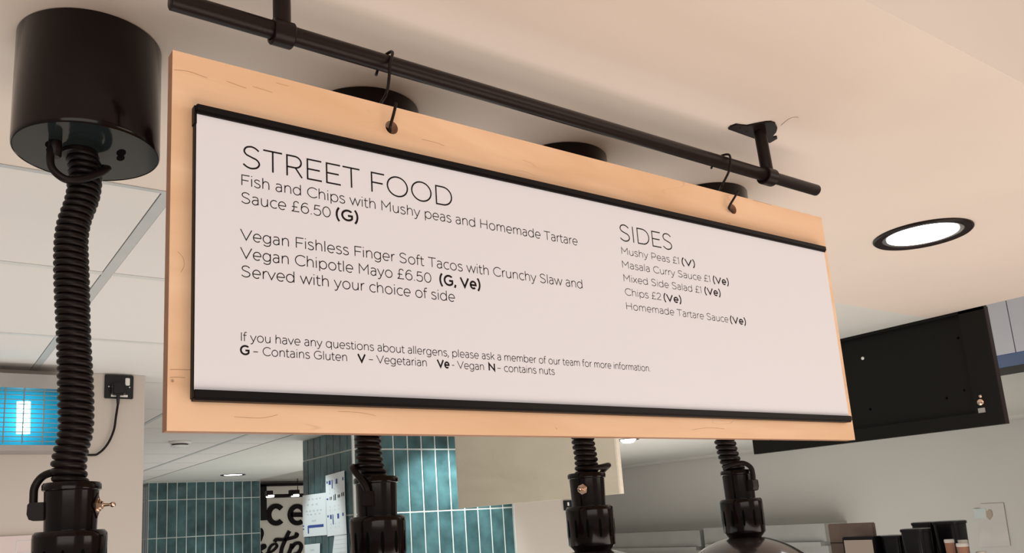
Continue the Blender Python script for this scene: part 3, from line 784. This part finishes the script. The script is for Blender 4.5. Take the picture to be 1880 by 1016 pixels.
# pale board low on the left wall
nb = empty('notice_board', (.35, WLY-.01, -.4), 'pale pink notice board low on the left wall behind the lamp cup', 'notice')
za = onY(40, 984, WLY-.01).z
MB().box(-.2, .66, WLY-.012, WLY, -.5, za).build('backing', mat('pale_pink_board', (.62, .53, .52), .5), nb)
p0, p1 = onY(31, 995, WLY-.013), onY(80, 1014, WLY-.013)
fr = MB()
for c_ in ((p0.x, p1.x, p0.z-.0012, p0.z+.0012), (p0.x, p1.x, p1.z-.0012, p1.z+.0012)): fr.box(c_[0], c_[1], WLY-.0135, WLY-.012, c_[2], c_[3])
for x_ in (p0.x, p1.x): fr.box(x_-.0012, x_+.0012, WLY-.0135, WLY-.012, p1.z, p0.z)
fr.build('printed_outline', M['greyink'], nb)

# ------------------------------------------------------------------ hanging side panel
PXX = 3.10
pn = empty('blank_sign', (PXX+.02, 4.0, .12), 'plain beige plywood sign hung crosswise in front of the teal pillar', 'sign')
MB().box(PXX, PXX+.021, 3.2225, 4.745, .1185, .60).build('board', M['ply2'], pn)
MB().box(PXX-.001, PXX+.022, 3.2105, 3.2225, .1180, .60).build('lit_end_face', M['ply2_edge_lit'], pn)
for y_ in (3.5, 4.45): MB().tube([(PXX+.01, y_, .60), (PXX+.01, y_, H)], .006, 10).build('hanging_rod', M['blacksteel'], pn)

# ------------------------------------------------------------------ black cabinet at the bulkhead end
CX = 3.768
cb = empty('menu_screen_box', (CX+.06, 2.3, .28), 'wide black box with a recessed panel hung at the ceiling end behind the sign', 'box')
y0c, y1c = onX(1845, 776, CX).y, 2.875
zc0, zc1 = .285, .786
fw = .105
MB().box(CX, CX+.030, y0c, y0c+fw, zc0, zc1).build('frame_side', M['cabinet'], cb)
MB().box(CX, CX+.030, y1c-fw, y1c, zc0, zc1).build('frame_side', M['cabinet'], cb)
MB().box(CX, CX+.030, y0c+fw, y1c-fw, zc0, zc0+.058).build('frame_bottom', M['cabinet'], cb)
MB().box(CX+.022, CX+.030, y0c+fw, y1c-fw, zc0+.058, zc1).build('recessed_panel', M['cabinet'], cb)
MB().box(CX+.0, CX+.030, y0c-.004, y0c, zc0, zc1).build('warm_lit_side', M['cabinet_edge'], cb)  # warm light on this side face is put into its brown colour
MB().box(CX, CX+.030, y0c, y1c, zc1-.012, zc1+.06).build('frame_top', M['cabinet'], cb)
MB().box(CX+.0302, CX+.12, y0c+.12, y1c-.01, zc0+.02, zc1).build('rear_casing', M['cabinet'], cb)
for px, py, r_, mt in ((1581.5, 658, .008, 'white'), (1595.5, 752, .006, 'dark'), (1736, 731.5, .006, 'dark'), (1757, 621, .006, 'dark'), (1768, 717, .005, 'dark')):
    p = onX(px, py, CX+.012)
    MB().lathe((CX+.018, p.y, p.z), [(r_*.6, 0), (r_, .004)], 14, axis=(1, 0, 0)).build('screw', M[mt], cb)
for py, r_ in ((728, .007), (739, .013)):
    p = onX(1801-(739-py)*.05, py, CX)
    MB().lathe((CX-.010, p.y, p.z), [(r_*.5, 0), (r_, .004), (r_, .010)], 16, axis=(1, 0, 0)).build('catch', M['chrome'], cb)
p = onX(1803, 753, CX); MB().bbox(CX-.006, CX, p.y-.014, p.y+.014, p.z-.012, p.z+.008, .001).build('catch_plate', M['steel2'], cb)

# ------------------------------------------------------------------ clad duct with blue underside beyond the cabinet
dk = empty('clad_duct', (5.4, 3.0, .72), 'white clad duct with a blue underside high up at the right edge', 'duct')
DX = 5.0
zd = onX(1833, 653, DX).z
ysm = onX(1866, 653, DX).y
MB().box(DX, DX+.03, ysm+.003, 3.4, zd, 1.5).build('cladding_panel', M['panelwhite'], dk)
MB().box(DX, DX+.03, -1.0, ysm-.003, zd, 1.5).build('cladding_panel', M['panelwhite'], dk)
MB().box(DX+.002, DX+.50, -1.0, 3.4, zd-.003, zd).build('underside_panel', M['bluepanel'], dk)
MB().box(DX+.50, DX+.86, -1.0, 3.4, zd-.004, zd+.1).build('underside_dark_strip', M['cabinet'], dk)  # black far strip of the duct underside

# ------------------------------------------------------------------ sheets on the pillar
def sheet(px, label, marks, y_off=.0, n=4):
    X_ = PX-.014-y_off
    P = [onX(a, b, X_) for a, b in px]
    t = empty('paper_sheet', tuple((P[2]+P[3])/2), label, 'paper', 'printed sheets taped to the pillar')
    # slightly curled sheet
    N = 8; vs = []
    for j in range(N+1):
        v_ = j/N
        for i in range(N+1):
            u_ = i/N
            p = P[0].lerp(P[1], u_).lerp(P[3].lerp(P[2], u_), v_)
            p.x -= .006*(math.sin(math.pi*v_)*.5+.4*v_*v_)*(1 if (i+j) else 1)
            vs.append(p)
    mb = MB(); k = N+1
    mb.add([(v.x, v.y, v.z) for v in vs]+[(v.x+.0012, v.y, v.z) for v in vs],
           [(j*k+i, j*k+i+1, (j+1)*k+i+1, (j+1)*k+i) for j in range(N) for i in range(N)] +
           [(k*k+j*k+i, k*k+(j+1)*k+i, k*k+(j+1)*k+i+1, k*k+j*k+i+1) for j in range(N) for i in range(N)], True)
    sh = mb.build('sheet', M['sheet'], t)
    inks = {'b': MB(), 'g': MB(), 'k': MB()}
    for kind, u0, v0, u1, v1 in marks:
        def pt(u_, v_):
            p = P[0].lerp(P[1], u_).lerp(P[3].lerp(P[2], u_), v_)
            p.x -= .006*(math.sin(math.pi*v_)*.5+.4*v_*v_)+.0016
            return tuple(p)
        inks[kind].add([pt(u0, v0), pt(u1, v0), pt(u1, v1), pt(u0, v1)], [(0, 1, 2, 3)])
    for kk, mt, nm in (('b', 'blueink', 'blue_print'), ('g', 'greyink', 'grey_print'), ('k', 'ink', 'black_print')):
        if inks[kk].v: inks[kk].build(nm, M[mt], sh)
mk = [('b', .24, .735, .88, .80), ('b', .21, .745, .26, .93), ('b', .0, .725, .05, .76), ('b', .0, .80, .05, .835)]
for r_, us in ((.10, (.25, .42, .58, .72)), (.23, (.2, .4, .58)), (.38, (.15, .3, .46, .62, .76)), (.46, (.2, .34, .52, .70)), (.62, (.4, .5))):
    for u in us: mk.append(('g', u, r_, u+.07, r_+.035))
sheet([(555.5, 910.5), (598, 905), (601, 983), (557.5, 986.5)], 'left sheet taped to the pillar with one wide blue bar near its foot', mk)
mk = []
for v_, us in ((.10, ((.06, .12, .04), (.18, .28, .07), (.34, .38, .14), (.55, .64, .08), (.90, .96, .05))), (.66, ((.06, .12, .035), (.20, .28, .07), (.33, .37, .16), (.58, .67, .08), (.84, .90, .05)))):
    for a, b2, hh in us: mk.append(('b', a, v_, b2, v_+hh))
mk += [('b', .05, .385, .13, .41), ('k', .22, .37, .25, .42), ('k', .29, .37, .32, .42), ('k', .42, .35, .45, .44), ('k', .49, .34, .53, .44), ('k', .64, .36, .68, .41), ('k', .71, .36, .75, .41), ('k', .83, .34, .87, .40), ('k', .92, .34, .96, .40)]
for v_ in (.24, .30, .52, .58, .80, .86):
    for u in (.2, .45, .65): mk.append(('g', u, v_, u+.03, v_+.02))
sheet([(597.5, 874), (632, 864.5), (637, 981), (601.5, 985.5)], 'tall sheet with rows of small blue squares taped to the pillar behind the cable', mk, .002)
sheet([(559, 1001), (587.5, 998), (589, 1060), (561, 1064)], 'small white sheet at the very bottom of the frame on the pillar', [('g', .4, .16, .6, .19)], .0)
sheet([(614, 984), (636.5, 982), (640, 1060), (606, 1066)], 'lined white sheet below the tall one on the pillar', [('g', 0, .0, 1, .02)]+[('g', .1, v/10, .95, v/10+.008) for v in range(1, 9)], .001)

# small socket by the middle lamp
p, q = onY(1035, 919.5, PY-.012), onY(1051, 937, PY-.012)
s2 = empty('wall_socket', ((p.x+q.x)/2, PY-.006, q.z), 'small black wall switch on the plain wall just left of the middle lamp cup', 'socket')
MB().bbox(p.x, q.x, PY-.014, PY, q.z, p.z, .002).build('face_plate', M['socket'], s2)
MB().box(p.x+(q.x-p.x)*.40, p.x+(q.x-p.x)*.60, PY-.017, PY-.013, q.z+(p.z-q.z)*.45, q.z+(p.z-q.z)*.8).build('rocker_switch', M['white'], s2)

# ------------------------------------------------------------------ lettered sign at the back
SY = 12.55
def sp_(u, v, y=SY): return onY(470+u/7.468, 880+v/7.468, y)
sg = empty('wall_sign', (4.95, SY, -.6), 'pale sign panel at the back with raised black letters between the two tile walls', 'sign')
a_, b_ = sp_(40, 75), sp_(760, 1500)
MB().box(a_.x, b_.x, SY+.03, SY+.15, b_.z, a_.z).build('panel', M['signwall'], sg)
def band(u0, v0, u1, v1, nm, y0=SY-.02, y1=SY+.03, mt='cabinet'):
    a, b = sp_(u0, v0, y0), sp_(u1, v1, y0)
    return MB().box(a.x, b.x, y0, y1, b.z, a.z).build(nm, M[mt], sg)
band(40, 62, 760, 86, 'top_frame'); band(62, 80, 150, 565, 'side_frame')
def letter(paths, wd_, nm='letter'):
    mb = MB()
    for typ, p in paths:
        ribbon(mb, p, wd_, typ == 'c', lambda v, t: tuple(sp_(v.x, v.y)+Vector((0, t, 0))), .05)
    return mb.build(nm, M['ink'], sg)
letter([('o', arc(280, 490, 100, 118, -44, -316, 28))], 66)
letter([('o', [(480, 490), (672, 490)]+[(x_, 2*490-y_) for x_, y_ in arc(572, 490, 100, 116, 0, 310, 28)])], 62)
letter([('o', sm((20, 700), (70, 690), (92, 740), (78, 800), (60, 850)))], 36)
letter([('o', sm((20, 1010), (70, 930), (118, 905), (128, 935), (80, 965), (60, 990), (90, 1030)))], 34)
letter([('o', sm((140, 1030), (235, 985), (292, 925), (270, 890), (215, 915), (178, 985), (190, 1060), (260, 1060)))], 32)
letter([('o', sm((465, 715), (440, 760), (400, 850), (360, 950), (345, 1050))), ('o', sm((262, 862), (285, 832), (380, 832), (480, 812), (550, 790), (568, 762), (540, 752)))], 46)
letter([('o', sm((500, 890), (480, 960), (430, 1080))), ('o', sm((490, 950), (540, 890), (600, 880), (625, 930), (590, 1010), (520, 1040)))], 46)
tl = empty('track_light', (4.9, SY-.5, .55), 'black track with two small spot lamps shining above the raised letters', 'light')
yt = SY-.5
def tb(u0, v0, u1, v1, nm, y0=yt-.06, y1=yt, mt='blacksteel', par=tl):
    a, b = sp_(u0, v0, y0), sp_(u1, v1, y0)
    return MB().bbox(a.x, b.x, y0, y1, b.z, a.z, .004).build(nm, M[mt], par)
tb(150, 212, 700, 244, 'track')
for u0, u1, v0 in ((150, 236, 160), (475, 600, 150)):
    hd = tb(u0, v0, u1, v0+78, 'spot_head', yt-.16, yt-.07)
    c_ = sp_((u0+u1)/2, v0+86, yt-.12)
    MB().lathe((c_.x, c_.y, c_.z-.006), [(.055, 0), (.060, .016), (.060, .030)], 28).build('lens', M['emitlamp'], hd)
a_ = sp_(150, 225, yt)
MB().tube([(5.0, yt-.03, sp_(400, 215, yt).z), (5.0, yt-.03, Z2)], .006, 10).build('drop_rod', M['blacksteel'], tl)

# ------------------------------------------------------------------ steel units on the kitchen wall
def onwall(px, py, x): return onX(px, py, x)
def steel_unit(pl, pr, pt0, pt1, pb, label, x=9.9, parts=True):
    a, b_ = onX(pl, pt0, x), onX(pr, pt1, x); c = onX((pl+pr)/2, pb, x)
    zt_ = (a.z+b_.z)/2
    t = empty('steel_cabinet', (x+.2, (a.y+b_.y)/2, -1.2), label, 'cabinet')
    MB().box(x, WX, b_.y, a.y, c.z, zt_).build('upper_panel', M['steel2'], t)
    MB().box(x-.06, WX, b_.y+.05, a.y-.05, c.z-.055, c.z-.002).build('shelf_edge', M['steel2'], t)
    MB().box(x+.02, WX, b_.y, a.y, -1.2, c.z-.055).build('lower_panel', M['steel2'], t)
    return t
steel_unit(1050, 1284, 985, 972, 1006, 'long brushed steel unit on the kitchen wall between the two rightmost heat lamps')
steel_unit(1291, 1513, 970, 962, 997, 'brushed steel unit on the kitchen wall behind the rightmost lamp')
a_, b_ = onX(968, 990, 9.7), onX(1030, 1010, 9.7)
ov = empty('fixture', (9.8, (a_.y+b_.y)/2, -1.2), 'darkly reflecting steel oven left of the middle lamp, by the bottom edge', 'fixture')
MB().box(9.7, WX, b_.y, a_.y, -1.2, a_.z).build('body', M['steel2'], ov)
MB().box(9.68, 9.70, b_.y+.05, a_.y-.4, -1.1, a_.z-.12).build('dark_reflection', M['cabinet_edge'], ov)  # dark reflection in the stainless front, put in as a dark plate

# ------------------------------------------------------------------ crockery corner at bottom right
KX = 5.6
shz = -.52
sh = empty('steel_shelf', (KX+.2, 2.9, shz), 'long steel shelf below the bottom right of the frame carrying tubs and cups', 'shelf')
MB().box(KX-.62, KX+.55, 1.6, 4.4, shz-.03, shz).build('shelf_board', M['steel2'], sh)
for y_ in (1.7, 4.3): MB().box(KX-.55, KX+.5, y_-.03, y_+.03, FL, shz-.03).build('leg', M['steel2'], sh)
# brown box and mirrored machine
def yz(px, py, x): p = onX(px, py, x); return p.y, p.z
y1_, z1_ = yz(1519, 963, KX+.2); y0_, _ = yz(1601, 955, KX+.2)
bx = empty('card_box', (KX+.3, (y0_+y1_)/2, shz), 'tall brown card box at the bottom right, behind the reflective appliance', 'box')
MB().bbox(KX+.2, KX+.235, y0_, y1_, shz, z1_, .006).build('carton', M['card'], bx)
MB().box(KX+.196, KX+.2, y0_+.005, y1_-.005, z1_-.14, z1_-.135).build('flap_seam', M['cabinet_edge'], bx)
y1_, z1_ = yz(1545, 987, KX); y0_, _ = yz(1604, 988, KX)
mc = empty('coffee_machine', (KX+.1, (y0_+y1_)/2, shz), 'black-framed appliance with a mirror-like front at bottom right', 'appliance')
MB().bbox(KX, KX+.18, y0_, y1_, shz, z1_, .006).build('body', M['blackplastic'], mc)
MB().box(KX-.004, KX, y0_+.012, y1_-.016, shz+.02, z1_-.022).build('mirror_front', mat('mirror', (.75, .62, .52), .06, metal=1), mc)
MB().lathe((KX-.03, (y0_+y1_)/2+.02, 0), [(.035, shz+.001), (.035, -.375), (.018, -.345)], 24).build('funnel', M['blackplastic'], mc)
def tub(pxl, pxr, ptop, x, label):
    y1_, z1_ = yz(pxl, ptop+1, x); y0_, z0_ = yz(pxr, ptop, x)
    c = (x+.12, (y0_+y1_)/2); r = (y1_-y0_)/2; zt_ = z1_
    t = empty('food_tub', (c[0], c[1], shz), label, 'tub', 'black plastic tubs stacked at bottom right')
    def rr(r_, z_, n=40):
        out = []
        for k in range(n):
            a = 2*math.pi*k/n; cc, ss = math.cos(a), math.sin(a); e_ = .35
            out.append((c[0]+r_*math.copysign(abs(cc)**e_, cc), c[1]+r_*math.copysign(abs(ss)**e_, ss), z_))
        return out
    def loft(prof):
        mb = MB(); vs = []; n = 40
        for r_, z_ in prof: vs += rr(r_, z_)
        mb.add(vs, [(k*n+i, k*n+(i+1) % n, (k+1)*n+(i+1) % n, (k+1)*n+i) for k in range(len(prof)-1) for i in range(n)]+[tuple(range(n-1, -1, -1))]+[tuple(range((len(prof)-1)*n, len(prof)*n))], True)
        return mb
    loft([(r*.80, shz), (r*.83, shz+.01), (r*.94, zt_-.022)]).build('body', M['blackplastic'], t)
    loft([(r*.93, zt_-.022), (r, zt_-.020), (r, zt_-.004), (r*.9, zt_)]).build('lid', M['blackplastic'], t)
    return t
tub(1605, 1643, 984, KX, 'low black tub directly right of the mirrored appliance, shortest of the tubs')
tub(1641, 1683, 972, KX-.24, 'black tub in front of the taller pair, second from the mirrored appliance')
tub(1662, 1703, 960, KX+.06, 'tall black tub in the middle of the group, half behind its neighbours')
tub(1701, 1749, 958, KX+.02, 'tall black tub at the right of the group, above the brown cups')
def cup(px, ptop, x, wpx, label, up=1):
    ya, zt_ = yz(px-wpx/2, ptop, x); yb, _ = yz(px+wpx/2, ptop, x)
    c = (x, (ya+yb)/2); r = (ya-yb)/2
    t = empty('paper_cup', (c[0], c[1], shz), label, 'cup', 'brown paper cups with white rims')
    MB().lathe((c[0], c[1], 0), [(r*.72, shz), (r*.95, zt_-.02)], 28).build('sleeve', M['cup'], t)
    MB().lathe((c[0], c[1], 0), [(r*.95, zt_-.02), (r, zt_-.018), (r, zt_-.004), (r*.92, zt_)], 28).build('rim', M['lid'], t)
cup(1742, 991, KX-.35, 17, 'brown paper cup stack nearest the tall black tub')
cup(1767, 992, KX-.22, 17, 'brown paper cup stack behind the front one, partly hidden')
cup(1766, 998, KX-.45, 21, 'brown paper cup stack in front, its white rim widest')
cup(1801, 1013, KX-.35, 18, 'white-rimmed cup stack just peeping over the bottom edge at right')

# clear plastic pocket on the wall/upright at right
ps = empty('plastic_pocket', (9.9, 4.9, -.3), 'faded plastic pocket with a pale label on the grey wall, bottom right', 'pocket')
XP = WX-.012
P4 = [onX(*q, XP) for q in ((1799, 926), (1842, 924), (1855, 1003), (1797, 1005))]
MB().prism([tuple(p) for p in P4], (.006, 0, 0)).build('sleeve', M['film'], ps)
P5 = [onX(*q, XP-.004) for q in ((1787, 935), (1809, 934), (1813, 952), (1789, 953))]
MB().prism([tuple(p) for p in P5], (.008, 0, 0)).build('label_card', mat('pale_label', (.45, .50, .49), .6), ps)
MB().prism([tuple(onX(*q, XP-.008)) for q in ((1810, 941), (1815, 936), (1820, 938), (1822, 947), (1817, 955), (1811, 950))], (.006, 0, 0)).build('tape_scrap', mat('old_tape', (.33, .27, .20), .6), ps)
